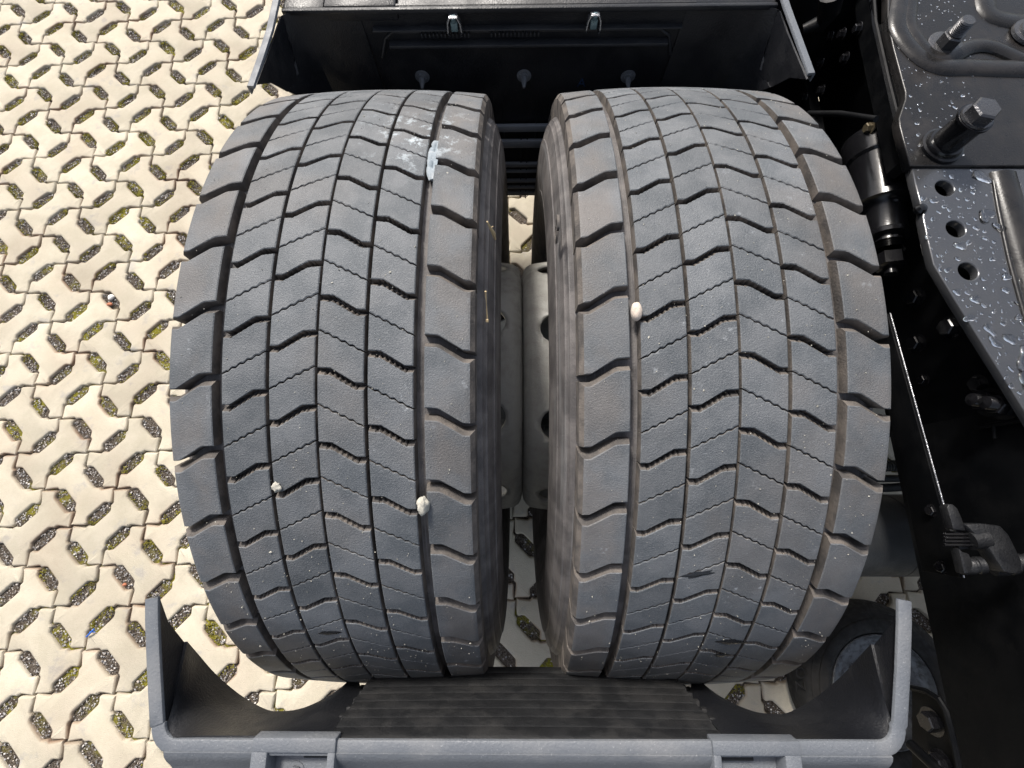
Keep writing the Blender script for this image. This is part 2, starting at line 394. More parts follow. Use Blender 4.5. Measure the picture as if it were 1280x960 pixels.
# grit and moss in the openings
def hole_list():
    out = []
    for i in range(-14, 40):
        for j in range(-26, 30):
            for (di, dj) in ((1, 0), (0, 1)):
                a = node(i, j); b = node(i+di, j+dj)
                isA = (i+j) % 2 == 1
                if not isA: a, b = b, a
                e = (b-a).normalized(); n = Vector((-e.y, e.x, 0)); c = a+e*(Sg/2)+n*.0283
                if in_frame(c, 40) and (c.x < -.2 or abs(c.x) < .3 or c.y < -.25 or c.y > .3): out.append((c, e, n))
    return out
OCT = np.array([(1, 0, 0), (-1, 0, 0), (0, 1, 0), (0, -1, 0), (0, 0, 1), (0, 0, -1)], float)
OF = np.array([(0, 2, 4), (2, 1, 4), (1, 3, 4), (3, 0, 4), (2, 0, 5), (1, 2, 5), (3, 1, 5), (0, 3, 5)])
def grains(name, pts, sizes, m, flat=.7, parent=None):
    n = len(pts); th = rng.uniform(0, 6.28, n); jit = rng.uniform(.6, 1.35, (n, 6, 1))
    V = OCT[None]*jit; V = V+rng.normal(0, .18, V.shape); V[:, :, 2] *= flat
    c, s = np.cos(th)[:, None], np.sin(th)[:, None]
    X = V[:, :, 0]*c-V[:, :, 1]*s; Y = V[:, :, 0]*s+V[:, :, 1]*c
    V = np.stack([X, Y, V[:, :, 2]], -1)*sizes[:, None, None]+pts[:, None, :]
    Fc = (OF[None]+(np.arange(n)*6)[:, None, None]).reshape(-1, 3)
    me = bpy.data.meshes.new(name); me.from_pydata(V.reshape(-1, 3).tolist(), [], Fc.tolist()); me.materials.append(m)
    return tag(link(name, me, parent), kind='stuff')
HL = hole_list(); gp = []; gs = []; mp = []; ms = []
for c, e, n in HL:
    near = 1
    for _ in range(12 if abs(c.x) < .42 else 46):
        a = random.uniform(-.036, .036); b = random.uniform(-.0145, .0145)*(1 if abs(a) < .028 else .55)
        gp.append(c+e*a+n*b+Vector((0, 0, -.0075+random.uniform(0, .0045)))); gs.append(random.choice([.0013, .0017, .0022, .0028])*random.uniform(.8, 1.2))
    f = noise.noise(c*1.1+Vector((3, 1, 0)))*.9+random.uniform(-.45, .35)
    if c.x < -.3 and c.y > -.55: f += .28
    if abs(c.x) < .42: f -= 1.5
    if c.x < -.4 and c.y > .2: f += .12
    if f > 0:
        side = random.choice((-1, 1)); end = random.choice((-1, 1)); cnt = int(min(110, 40+130*f))
        for _ in range(cnt):
            if random.random() < .55: a = random.uniform(-.037, .037); b = side*(.0155-abs(random.gauss(0, .0035)))*(1 if abs(a) < .03 else .6)
            else: a = end*(.037-abs(random.gauss(0, .011))); b = random.uniform(-.013, .013)*(1 if abs(a) < .028 else .5)
            mp.append(c+e*a+n*b+Vector((0, 0, -.0060+random.uniform(0, .0045)))); ms.append(random.uniform(.0013, .0026))
tag(grains('joint_grit', np.array(gp), np.array(gs), M_grit), 'grey grit filling the openings between the paving stones', 'grit')
tag(grains('moss', np.array(mp), np.array(ms), M_moss), 'yellow green moss growing along the edges of the paving openings', 'moss')

# ------------------------------------------------------------------ wheels
R0 = .505; ZA = .495; NP = 46; PITCH = 2*math.pi*R0/NP; KC = .32; GD = .0135
def top_r(x): return R0-KC*x*x
# columns: x0, x1, phase (pitches), groove path (t, s metres), groove half width, sipe, kind
COLS = [
 (-.1400, -.0990, .16, [(0, -.0085), (.12, -.0085), (.70, .0060), (1, .0068)], .0058, None),
 (-.0890, -.0474, .98, [(0, -.0072), (.18, -.0072), (.72, .0064), (1, .0072)], .0024, (-.0105, .0105)),
 (-.0438, -.0013, .775, [(0, -.0072), (.18, -.0072), (.72, .0064), (1, .0072)], .0024, (-.0105, .0105)),
 (.0013, .0438, .27, [(0, .0072), (.28, .0064), (.82, -.0072), (1, -.0072)], .0024, (.0105, -.0105)),
 (.0474, .0890, .50, [(0, .0072), (.28, .0064), (.82, -.0072), (1, -.0072)], .0024, (.0105, -.0105)),
 (.0990, .1400, .68, [(0, .0068), (.30, .0060), (.88, -.0085), (1, -.0085)], .0058, None)]
def interp(path, t):
    for (a, s), (b, q) in zip(path, path[1:]):
        if t <= b+1e-9: k = (t-a)/(b-a); return s+(q-s)*k
    return path[-1][1]
def cyl(x, s, r): a = s/R0; return Vector((x, r*math.sin(a), r*math.cos(a)))
def block_mesh(ci, seed=0):
    x0, x1, ph, path, gw, sipe = COLS[ci]; r_ = random.Random(seed*10+ci)
    outer = sipe is None; side = -1 if ci == 0 else 1
    NT = 37 if sipe else 16
    ts = [i/(NT-1) for i in range(NT)]
    def lower(t): return interp(path, t)+gw-PITCH/2*0
    V = []; Fc = []; Mi = []
    def piece(slo, shi, teeth_lo, teeth_hi):
        "slo/shi: functions of t giving the piece's two circumferential borders at the surface"
        NS = 4; ch = .0009
        def row(t, k, e):      # point on top grid
            s = slo(t)+(shi(t)-slo(t))*k; x = x0+(x1-x0)*t
            return x, s
        base_i = len(V)
        # top grid with chamfered rim: build rings (border loop) plus inner grid
        xs = [x0+(x1-x0)*t for t in ts]
        def loop(inset, dr, flare, tooth, hs=0):
            L = []
            n = NT
            def px(t): return x0+inset-flare+(x1-x0-2*inset+2*flare)*t
            for i in range(n):        # low side, left to right
                t = ts[i]; tt = tooth*teeth_lo*(1 if (.16 < t < .84 and (i//2) % 2) else 0)
                L.append((px(t), slo(t)+inset-flare+tt, dr))
            for k in range(1, NS):    # right side
                L.append((px(1), (slo(1)+inset-flare)+((shi(1)-inset+flare+hs)-(slo(1)+inset-flare))*k/NS, dr))
            for i in range(n-1, -1, -1):
                t = ts[i]; tt = tooth*teeth_hi*(1 if (.16 < t < .84 and (i//2) % 2) else 0)
                L.append((px(t), shi(t)-inset+flare-tt+hs, dr))
            for k in range(NS-1, 0, -1):
                L.append((px(0), (slo(0)+inset-flare)+((shi(0)-inset+flare+hs)-(slo(0)+inset-flare))*k/NS, dr))
            return L
        def outx(x, dr):
            "shoulder: lean the outer face outward as it goes down"
            if not outer: return x
            lim = x1 if side > 0 else x0
            k = max(0, 1-abs(x-lim)/.0015)
            return x+side*k*(min(dr, .0045)*1.3+max(0, dr-.0045)*.185)
        deep = .034 if outer else .0145
        hs_k = (1.0 if teeth_hi else (1.25 if outer else 0))
        loops = [loop(0, .0007, 0, .15, 0), loop(0, .0065, .0004, .9, .0031*hs_k), loop(0, deep, .0010, 1.0, .0036*hs_k)]
        idx0 = len(V); grid = []
        for i in range(NT):
            t = ts[i]; rowi = []
            for k in range(NS+1):
                s = (slo(t)+ch)+((shi(t)-ch)-(slo(t)+ch))*k/NS; x = x0+ch+(x1-x0-2*ch)*t
                rowi.append(len(V)); V.append(cyl(x, s, top_r(x)))
            grid.append(rowi)
        for i in range(NT-1):
            for k in range(NS): Fc.append((grid[i][k], grid[i+1][k], grid[i+1][k+1], grid[i][k+1])); Mi.append(0)
        inner = [grid[i][0] for i in range(NT)]+[grid[NT-1][k] for k in range(1, NS)]+[grid[i][NS] for i in range(NT-1, -1, -1)]+[grid[0][k] for k in range(NS-1, 0, -1)]
        prev = inner
        for li, L in enumerate(loops):
            cur = []
            for (x, s, dr) in L:
                xx = outx(x, dr); cur.append(len(V)); V.append(cyl(xx, s, top_r(x)-dr))
            m = len(cur)
            for a in range(m):
                b = (a+1) % m; Fc.append((prev[a], prev[b], cur[b], cur[a])); Mi.append(0 if li == 0 else 1)
            prev = cur
    g = lambda t: interp(path, t)
    hp = PITCH/2
    if sipe:
        sw = .00072
        def sp(t):
            w = .00075*math.sin(t*2*math.pi*5.5) if .12 < t < .9 else 0
            return hp+sipe[0]+(sipe[1]-sipe[0])*t+w
        piece(lambda t: g(t)+gw, lambda t: sp(t)-sw, 1*.0016, 0)
        piece(lambda t: sp(t)+sw, lambda t: g(t)+PITCH-gw-.0014, 0, .0030)
    else:
        piece(lambda t: g(t)+gw, lambda t: g(t)+PITCH-gw, 0, 0)
    me = bpy.data.meshes.new('tread_block'); me.from_pydata([tuple(v) for v in V], [], Fc)
    me.materials.append(M_tread); me.materials.append(M_groove); me.polygons.foreach_set('material_index', Mi)
    bm = bmesh.new(); bm.from_mesh(me); bmesh.ops.recalc_face_normals(bm, faces=bm.faces[:]); bm.to_mesh(me); bm.free()
    me.polygons.foreach_set('use_smooth', [True]*len(me.polygons)); me.set_sharp_from_angle(angle=R_(30))
    return me
BLK = [block_mesh(c) for c in range(6)]
def tyre_profile():
    half = [(.0, .4942), (.060, .4930), (.100, .4900), (.1240, .4865), (.1310, .4820), (.1370, .4770), (.1440, .4700), (.1485, .4660), (.1500, .4655), (.1515, .4620), (.1530, .4600), (.1545, .4592), (.1575, .4480), (.1600, .4400), (.1612, .4392), (.1630, .4300), (.1650, .4150), (.1660, .4000), (.1655, .3850), (.1630, .3650), (.1637, .3640), (.1630, .3610), (.1600, .3500), (.1540, .3300), (.1470, .3120), (.1430, .3040), (.1440, .3020), (.1400, .2960), (.1340, .2880), (.1250, .2850), (.1000, .2900)]
    return [(-x, r) for x, r in half[:0:-1]]+half
def flatten(me, ang=0):
    pass
def wheel(xc, phase, mirror, label):
    "mirror: +1 the mating disc is on the +x side, -1 on the -x side"
    w = thing('truck_wheel', (xc, 0, 0), label, 'wheel')
    m = MB(); m.lathe(tyre_profile(), (0, 0, 0), (1, 0, 0), 240, up=(0, 0, 1))
    # raised moulding blocks and ribs on the sidewalls
    for v in m.V:
        v.z = max(v.z, -ZA+.0005)
    ty = m.build('tyre', M_side, w); ty.location = (0, 0, ZA)
    t0 = list(ty.children)
    # letters round the sidewall that faces the other wheel
    visb = []; hid = []
    for ci in range(6):
        for k in range(NP):
            a = (k+COLS[ci][2]+phase)*2*math.pi/NP
            while a > math.pi: a -= 2*math.pi
            (visb if -R_(82) < a < R_(56) else hid).append((ci, a))
    for ci, a in visb:
        o = bpy.data.objects.new('tread_block', BLK[ci]); COL.objects.link(o); o.parent = ty; o.rotation_euler = (-a, 0, 0)
        if ci in (0, 5): pass
    V = []; Fc = []; Mi = []; off = 0; arr = {}
    for ci in range(6):
        me = BLK[ci]; arr[ci] = (np.array([v.co[:] for v in me.vertices]), [tuple(p.vertices) for p in me.polygons], [p.material_index for p in me.polygons])
    for ci, a in hid:
        v, f, mi = arr[ci]; Rm = np.array(Matrix.Rotation(-a, 3, 'X')); q = v @ Rm.T; q[:, 2] = np.maximum(q[:, 2], -ZA+.001)
        V.append(q); Fc += [tuple(i+off for i in g) for g in f]; Mi += mi; off += len(v)
    me = bpy.data.meshes.new('underside_tread_blocks'); me.from_pydata(np.concatenate(V).tolist(), [], Fc); me.materials.append(M_tread); me.materials.append(M_groove)
    me.polygons.foreach_set('material_index', Mi)
    ub = bpy.data.objects.new('underside_tread_blocks', me); COL.objects.link(ub); ub.parent = ty; ub['kind'] = 'stuff'
    # rim barrel
    rm = MB(); pr = [(-.134, .262), (-.134, .299), (-.128, .302), (-.122, .299), (-.119, .288), (-.100, .284), (-.060, .262), (-.02, .258), (.03, .258), (.085, .282), (.119, .288), (.122, .299), (.128, .302), (.134, .299), (.134, .280), (.121, .272), (.10, .270), (.05, .250), (-.04, .250), (-.08, .262), (-.134, .262)]
    rm.lathe(pr, (0, 0, 0), (1, 0, 0), 96, up=(0, 0, 1)); rim = rm.build('rim', M_rim, w); rim.location = (0, 0, ZA)
    # disc: dished so that it reaches the plane between the two wheels
    s = mirror; D = .1935
    dp = [(D, .070), (D, .214), (D-.002, .224), (D-.007, .232), (D-.015, .2375), (D-.028, .2400), (D-.060, .2440), (D-.110, .2500), (D-.125, .2515), (D-.125, .244), (D-.110, .242), (D-.060, .236), (D-.028, .232), (D-.017, .226), (D-.011, .214), (D-.011, .070), (D, .070)]
    dm = MB(); dm.lathe([(s*a, r) for a, r in dp], (0, 0, 0), (1, 0, 0), 120, up=(0, 0, 1)); disc = dm.build('wheel_disc', M_hub, w); disc.location = (0, 0, ZA)
    cm = MB()
    for k in range(10):
        a = 2*math.pi*(k+.5*0+ (.28 if mirror > 0 else .20))/10; d = Vector((0, math.sin(a), math.cos(a))); cm.lathe([(.19, 0), (.19, .026), (.28, .026), (.28, 0)], Vector((s*(D-.052), 0, 0)), d, 24)
    cut = cm.build('cutter', M_hub, w); cut.location = disc.location
    md = disc.modifiers.new('b', 'BOOLEAN'); md.object = cut; md.solver = 'EXACT'
    bpy.context.view_layer.update(); dg = bpy.context.evaluated_depsgraph_get(); nm = bpy.data.meshes.new_from_object(disc.evaluated_get(dg)); disc.modifiers.clear(); disc.data = nm
    bpy.data.objects.remove(cut)
    return w, ty
wl, tl = wheel(-.194, 0.0, 1, 'left truck wheel with a white splash in its right tread groove, next to the paving')
wr, tr = wheel(.194, .19, -1, 'right truck wheel with a pale oval pebble in its left groove, next to the chassis')

# ------------------------------------------------------------------ small things caught in the tread
def on_tyre(u, v, r=R0):
    d = CM @ Vector(((u-640)/F, -(v-480)/F, -1)); o = CAM-Vector((0, 0, ZA))
    A = d.y**2+d.z**2; B = o.y*d.y+o.z*d.z; C = o.y**2+o.z**2-r*r; D = max(B*B-A*C, 0); t = (-B-math.sqrt(D))/A
    q = o+d*t; n = Vector((0, q.y, q.z)).normalized(); return q+Vector((0, 0, ZA)), n
def lump(name, u, v, a, b, c, mt, label, cat, r=R0, rough=.12, seed=1, lift=.3, twist=0, group=None):
    p, n = on_tyre(u, v, r); bm = bmesh.new(); bmesh.ops.create_icosphere(bm, subdivisions=3, radius=1)
    q = n.to_track_quat('Z', 'Y').to_matrix() @ Matrix.Rotation(twist, 3, 'Z')
    for w in bm.verts:
        k = 1+rough*noise.noise(w.co*1.7+Vector((seed*3.1, 0, 0)))*2+rough*.5*noise.noise(w.co*5+Vector((seed, 2, 0)))
        w.co = q @ Vector((w.co.x*a*k, w.co.y*b*k, w.co.z*c*k))
    me = bpy.data.meshes.new(name); bm.to_mesh(me); bm.free(); me.materials.append(mt); me.polygons.foreach_set('use_smooth', [True]*len(me.polygons))
    o = link(name, me, None, p+n*c*lift); return tag(o, label, cat, group)
lump('pebble', 795, 390, .0054, .0090, .0055, M_peb, 'pale oval pebble wedged in the left main groove of the right tyre', 'pebble', rough=.05, r=.503)
lump('stone_chip', 529, 632, .0056, .0090, .0052, M_chip, 'rough off-white stone chip wedged in the right main groove of the left tyre', 'stone', rough=.22, seed=4, r=.503)
lump('stone_chip', 346, 609, .0038, .0042, .0022, M_chip, 'small white stone chip lying on the left tyre beside its second groove', 'stone', rough=.3, seed=9)
# bird dropping in the groove
def splash():
    m = MB(); pts = [(547, 180, .0038), (544, 188, .0052), (541.5, 198, .0054), (540.5, 210, .0050), (539.5, 220, .0034), (540, 226, .0012)]
    V2 = []
    for k in range(25):
        f = k/24*(len(pts)-1); i = min(int(f), len(pts)-2); g = f-i
        u = pts[i][0]*(1-g)+pts[i+1][0]*g; v = pts[i][1]*(1-g)+pts[i+1][1]*g; w = pts[i][2]*(1-g)+pts[i+1][2]*g
        w *= 1+.25*noise.noise(Vector((k*.5, 0, 0))); p, n = on_tyre(u, v, .4975); row = []
        for j in range(9):
            a = (j/8-.5)*2; q = p+Vector((a*w, 0, 0)); h = .0030*(1-a*a)**.5*(.7+.6*noise.noise(q*160)) - (.004*abs(math.sin(k*.35))*(1-abs(a)))
            row.append(q+n*h)
        V2.append(row)
    V, Fc = sheet(V2, .002, 1); return m.add(V, Fc)
o = splash().build('bird_dropping', M_bird); tag(o, 'white chalky bird dropping filling the right main groove near the top of the left tyre', 'dropping')
# twig and straw bits
def straw(pts, r, name, label, cat='straw', rr=.5):
    m = MB(); P3 = []
    for u, v in pts: p, n = on_tyre(u, v, rr); P3.append(p+n*.0015)
    m.tube(P3, [r*(1-.5*i/len(P3)) for i in range(len(P3))], 6); o = m.build(name, M_straw); return tag(o, label, cat)
def on_side(u, v, x): return P(u, v, x=x)
m = MB(); m.tube([on_side(609, 277, -.036), on_side(613, 285, -.0345), on_side(617, 292, -.033), on_side(619, 299, -.032)], [.0008, .0012, .0022, .0012], 6)
m.tube([on_side(613, 285, -.0345), on_side(616, 283, -.034)], .0006, 5)
tag(m.build('straw_bit', M_straw), 'short dry plant bit stuck to the inner sidewall of the left tyre, the upper one', 'plant bit')
m = MB(); m.tube([on_side(607, 364, -.040), on_side(608, 380, -.040), on_side(609, 398, -.0395)], [.0010, .0004, .0010], 6)
p = on_side(609, 401, -.0392); m.lathe([(-.002, 0), (-.001, .002), (.001, .0022), (.002, 0)], p, (1, 0, 0), 8)
tag(m.build('straw_bit', M_straw), 'dry stalk with a round bud, lower on the inner sidewall of the left tyre', 'plant bit')
# damp patches on the right tyre's lower half and one on the left
M_damp = dusty('damp_rubber', (.012, .013, .015), (.03, .03, .032), .30, .5, .4, sc=60)
def damp(u, v, w, h, tilt, label, seed):
    p, n = on_tyre(u, v); V = [p+n*.0006]; Fc = []; t = n.cross(Vector((1, 0, 0))); K = 40
    for ring in (.55, 1):
        for k in range(K):
            a = 2*math.pi*k/K; rr = ring*(1+.45*noise.noise(Vector((math.cos(a)*1.6+seed*5, math.sin(a)*1.6, seed))))
            x = math.cos(a)*w*rr; y = math.sin(a)*h*rr; x, y = x*math.cos(tilt)-y*math.sin(tilt), x*math.sin(tilt)+y*math.cos(tilt)
            q = p+Vector((x, 0, 0))+t*y; d = Vector((0, q.y, q.z-ZA)); d.normalize(); xl = q.x-(.194 if q.x > 0 else -.194)
            V.append(Vector((q.x, 0, ZA))+d*(top_r(xl)+(.0006 if ring < 1 else .0001)))
    for k in range(K):
        j = (k+1) % K; Fc.append((0, 1+k, 1+j)); Fc.append((1+k, 1+K+k, 1+K+j, 1+j))
    o = link('damp_patch', new_mesh('damp_patch', V, Fc, M_damp, True)); tag(o, label, 'damp patch', 'damp patches on the treads')
damp(873, 718, .0150, .0034, .25, 'dark damp patch on the right tyre, the widest and highest of its three', 1)
damp(914, 803, .0150, .0050, -.05, 'dark damp patch near the bottom edge of the right tyre, left of centre rib', 2)
damp(902, 819, .0090, .0045, .05, 'smallest dark damp patch at the bottom edge of the right tyre', 3)
damp(412, 791, .0110, .0040, .1, 'dark damp patch low on the left tyre beside its second groove', 4)
# scattered grit on the treads
pts = []; sz = []
for k in range(1100):
    w = random.choice((-.194, .194)); xl = random.uniform(-.135, .135); a = random.uniform(-R_(62), R_(40))
    d = Vector((0, math.sin(a), math.cos(a))); q = Vector((w+xl, 0, ZA))+d*(top_r(xl)+.0003)
    if abs(abs(xl)-.094) < .006: continue
    pts.append(q); sz.append(random.choice([.0003, .0004, .0004, .0005, .0007]) if random.random() < .975 else .0012)
tag(grains('tread_grit', np.array(pts), np.array(sz), M_chip, 1.0), 'tiny pale grit specks scattered over the worn treads of both tyres', 'grit')

# ------------------------------------------------------------------ rear mudguard (bottom of the picture)
def rim_sweep(mb, path, prof):
    "path: points with z; prof: (outward, dz). outward is to the right of travel"
    n = len(path); rows = []
    for i, p in enumerate(path):
        t = (path[min(i+1, n-1)]-path[max(i-1, 0)]); t.z = 0; t.normalize(); o = Vector((t.y, -t.x, 0))
        rows.append([p+o*a+Vector((0, 0, b)) for a, b in prof])
    m = len(prof); V = [q for r in rows for q in r]; Fc = []
    for i in range(n-1):
        for j in range(m): k = (j+1) % m; Fc.append((i*m+j, i*m+k, (i+1)*m+k, (i+1)*m+j))
    Fc += [tuple(range(m)), tuple((n-1)*m+j for j in range(m))[::-1]]
    mb.add(V, Fc)
def arc(c, r, a0, a1, n, z): return [Vector((c[0]+r*math.cos(R_(a0+(a1-a0)*i/n)), c[1]+r*math.sin(R_(a0+(a1-a0)*i/n)), z)) for i in range(n+1)]
XI = .3600; YB = -.4530
rg = thing('rear_mudguard', (0, -.5, 0), 'grey rimmed black mudguard behind both tyres, at the bottom of the photo', 'mudguard')
path = []
# counter-clockwise seen from above from the left tip down, along the bar, up to the right tip: outward is to the right of travel
path += [Vector((-.3815, -.324, .8800)), Vector((-.3780, -.345, .8790)), Vector((-.3700, -.390, .8750))]
c = [Vector((-.3600, -.440, .871))]
path += c+arc((-.345, -.440), .014, 180, 270, 6, .870)
path += [Vector((-.30, -.454, .870)), Vector((0, -.4535, .870)), Vector((.30, -.452, .870))]
path += arc((.341, -.438), .014, -90, 0, 6, .870)+[Vector((.3565, -.436, .871)), Vector((.3660, -.390, .8750)), Vector((.3740, -.345, .8790)), Vector((.3775, -.324, .8800))]
def resamp(pts, step=.012):
    out = [pts[0]]
    for a, b in zip(pts, pts[1:]):
        n = max(1, int((b-a).length/step))
        for k in range(1, n+1): out.append(a.lerp(b, k/n))
    return out
m = MB(); rim_sweep(m, resamp(path), [(0, -.0035), (0, -.002), (.0006, -.0006), (.002, 0), (.0115, 0), (.0138, -.0010), (.0150, -.0035), (.0170, -.016), (.0170, -.022), (.0150, -.022), (.0130, -.0065), (.003, -.0050), (.002, -.0050)])
m.build('rim_frame', M_grey, rg)
# outer skirt of the bar, sloping away behind the rim
def bar_piece(xa, xb, prof):
    V2 = []
    for i in range(9): x = xa+(xb-xa)*i/8; V2.append([Vector((x, y, z)) for y, z in prof])
    return sheet(V2, .003, -1)
m = MB()
for xa, xb in ((-.355, -.268), (-.186, .178), (.262, .350)):
    V, Fc = bar_piece(xa, xb, [(-.4640, .8680), (-.4680, .8665), (-.4730, .8625), (-.4800, .8550), (-.4900, .8460), (-.5100, .8360), (-.54, .830), (-.56, .80)]); m.add(V, Fc)
m.build('bar_skirt', M_grey, rg)
for (xa, xb, nm) in ((-.268, -.186, 0), (.178, .262, 1)):
    m = MB(); z1 = .8735
    m.box((xa, -.4640, .858), (xb, -.4510, z1), .002)                         # front lip
    sl = -1 if nm == 0 else 1
    a, b = (xa, xa+.016) if nm == 0 else (xb-.016, xb)
    m.prism([(a, -.4625, z1-.0002), (b, -.4625, z1-.0002), (b, -.56, z1-.0002), (a, -.56, z1-.0002)], (0, 0, -.03), .002)
    a, b = (xb-.008, xb) if nm == 0 else (xa, xa+.008)
    m.prism([(a, -.4625, z1-.0004), (b, -.4625, z1-.0004), (b, -.56, z1-.0004), (a, -.56, z1-.0004)], (0, 0, -.03), .002)
    m.box((xa+.003, -.56, .845), (xb-.003, -.4600, .853), .001)               # pocket floor
    hexhead(m, ((xa+xb)/2-.004, -.488, .853), (0, 0, 1), .006, .005, .009)
    m.build('clamp_pocket', M_grey, rg)
# side cheeks and shell
def side_cheek(s):
    x = s*.3605
    top = [Vector((s*.3815, -.3245, .8775)), Vector((s*.3782, -.345, .8765)), Vector((s*.3702, -.390, .8725)), Vector((x, -.440, .868)), Vector((s*.3585, -.4525, .866))]
    low = [Vector((s*.3818, -.3252, .8765)), Vector((s*.3800, -.352, .8600)), Vector((s*.3770, -.378, .8340)), Vector((s*.3680, -.420, .8400)), Vector((s*.3595, -.4545, .8600))]
    return sheet([[t.lerp(l, k/3) for k in range(4)] for t, l in zip(top, low)], .0025, s)
for s in (-1, 1):
    m = MB(); V, Fc = side_cheek(s); m.add(V, Fc); m.build('side_cheek', M_black, rg)
def pxcurve(pts, y):
    return [P(u, v, y=y) for u, v in pts]
def catmull(p, n=5):
    out = []
    for i in range(len(p)-1):
        a = p[max(i-1, 0)]; b = p[i]; c_ = p[i+1]; d = p[min(i+2, len(p)-1)]
        for k in range(n):
            t = k/n; out.append(.5*((2*b)+(c_-a)*t+(2*a-5*b+4*c_-d)*t*t+(3*b-a-3*c_+d)*t**3))
    return out+[p[-1]]
LOW = [Vector(q) for q in ((-.3770, -.378, .8340),)]+[P(u, v, y=y) for u, v, y in ((246, 821, -.402), (262, 840, -.424), (281, 858, -.443), (300, 873, -.457), (318, 884, -.465), (337, 892, -.469), (357, 892.5, -.470), (377, 889, -.470), (397, 881, -.470), (415, 871, -.470), (430, 860, -.470), (440, 851, -.470), (447, 853, -.470), (450, 862, -.469), (453, 876, -.468))]
LOW = catmull(LOW, 4)
def shell(s):
    V2 = []; n = len(LOW)
    for i, q in enumerate(LOW):
        f = min(1, i/(n*.45)); x = -.3590+(.3590-.196)*min(1, i/(n-1)*1.0)
        x = max(x, q.x+.001) if False else x
        top = Vector((x, -.4555, .8665))
        V2.append([Vector((s*-1*p.x, p.y, p.z)) for p in [top.lerp(q, k/6) for k in range(7)]])
    return sheet(V2, .003, -s)
for s in (-1, 1):
    m = MB(); V, Fc = shell(s); m.add(V, Fc); m.build('inner_shell', M_black, rg)
# ribbed flap between the shells: ledges one under the other
for k in range(9):
    z1 = .862-.0182*k; sh = .0042*k; y = -.4560+.0010*k
    xa, xb = -.1990+(.0016*(k % 2)), .1960-(.0016*(k % 2))
    m = MB(); V2 = []
    for i in range(25):
        f = i/24; x = xa+(xb-xa)*f; sag = .004*math.sin(math.pi*f)*(k/8)
        yy = y-.006*(1-math.sin(math.pi*f))*.3; zz = z1-.0035*math.sin(math.pi*f)*(k/8.)
        V2.append([Vector((x, yy-.0015, zz)), Vector((x, yy-.0002, zz-.0006)), Vector((x, yy+.0006, zz-.0025)), Vector((x, yy+.0006, zz-.0182))])
    V, Fc = sheet(V2, .003, 1); m.add(V, Fc); m.build('flap_ledge', M_flap, rg)
m = MB(); m.box((-.222, -.474, .690), (.222, -.468, .86), .001)
for s in (-1, 1):
    for k in range(6): m.box((s*.203-.003, -.470, .835-.022*k-.007), (s*.203+.003, -.4560, .835-.022*k), .0008)
m.build('flap_backing', M_flap, rg)
# ------------------------------------------------------------------ front mudguard (top of the picture)
fg = thing('front_mudguard', (0, .52, 0), 'grey edged black mudguard with two latches, at the top of the photo', 'mudguard')
m = MB()
FP = [(-.001, -.0035), (-.001, -.002), (0, 0), (.0085, 0), (.0105, -.002), (.0115, -.014), (.0095, -.014), (.0075, -.004), (.001, -.0045), (.000, -.0045)]
rim_sweep(m, resamp([Vector((.3985, .350, .8790)), Vector((.3900, .420, .879)), Vector((.3830, .470, .880)), Vector((.3815, .486, .880)), Vector((.380, .52, .880))]), FP)
m.build('rim_frame', M_grey, fg)
m = MB(); rim_sweep(m, resamp([Vector((-.363, .52, .880)), Vector((-.3640, .486, .880)), Vector((-.3655, .440, .880)), Vector((-.3720, .390, .879)), Vector((-.3790, .337, .8790))]), FP)
m.build('rim_frame', M_grey, fg)
m = MB(); m.box((-.362, .4830, .866), (.379, .4900, .8740), .002); m.box((-.362, .4915, .860), (-.30, .60, .872), .003); m.box((-.2995, .4915, .850), (-.19, .60, .8740), .004); m.box((-.1890, .4915, .860), (.379, .60, .8720), .004); m.build('cross_bar', M_black, fg)
m = MB(); m.box((-.36, .56, .415), (.378, .90, .8495), .01); m.build('shade_body', M_black, fg)  # added body, stretched forward out of view to shade the ground between the tyres
def fcheek(s, dx):
    top = [Vector((s*(.3765+dx), .342, .8765)), Vector((s*(.370+dx), .39, .875)), Vector((s*(.3645+dx), .43, .874)), Vector((s*(.361+dx), .474, .872))]
    low = [Vector((s*(.3767+dx), .343, .8755)), Vector((s*(.374+dx), .375, .8500)), Vector((s*(.371+dx), .40, .8120)), Vector((s*(.355+dx), .4780, .79))]
    return sheet([[t.lerp(l, k/3) for k in range(4)] for t, l in zip(top, low)], .0025, -s)
for s, dx in ((-1, 0), (1, .0185)):
    m = MB(); V, Fc = fcheek(s, dx); m.add(V, Fc)
    low = [(.371+dx, .40, .812), (.366+dx, .424, .775), (.358+dx, .452, .72), (.34+dx, .485, .66), (.30+dx, .50, .60), (.25, .505, .50)]
    top = [(.363+dx, .470, .80), (.360+dx, .478, .87), (.352+dx, .486, .87), (.34+dx, .490, .87), (.30+dx, .495, .87), (.25, .497, .87)]
    V2 = [[Vector((s*a[0], a[1], a[2])).lerp(Vector((s*b[0], b[1], b[2])), k/6) for k in range(7)] for a, b in zip(top, low)]
    V, Fc = sheet(V2, .003, s); m.add(V, Fc); m.build('side_cheek', M_black, fg)
def yshell(z): return .497+.020*(1-min(1, max(0, (z-.60)/.27)))
m = MB(); V2 = []
for i in range(17):
    x = -.26+.52*i/16; V2.append([Vector((x, yshell(z), z)) for z in [.872-.46*k/14 for k in range(15)]])
V, Fc = sheet(V2, .003, -1); m.add(V, Fc)
for x in (-.205, -.155, -.11, -.055, -.035, .03, .055, .115, .15, .21): m.box((x-.0012, yshell(.7)-.0035, .600), (x+.0012, yshell(.7)+.01, .790), .0005)
m.build('front_shell', M_black, fg)
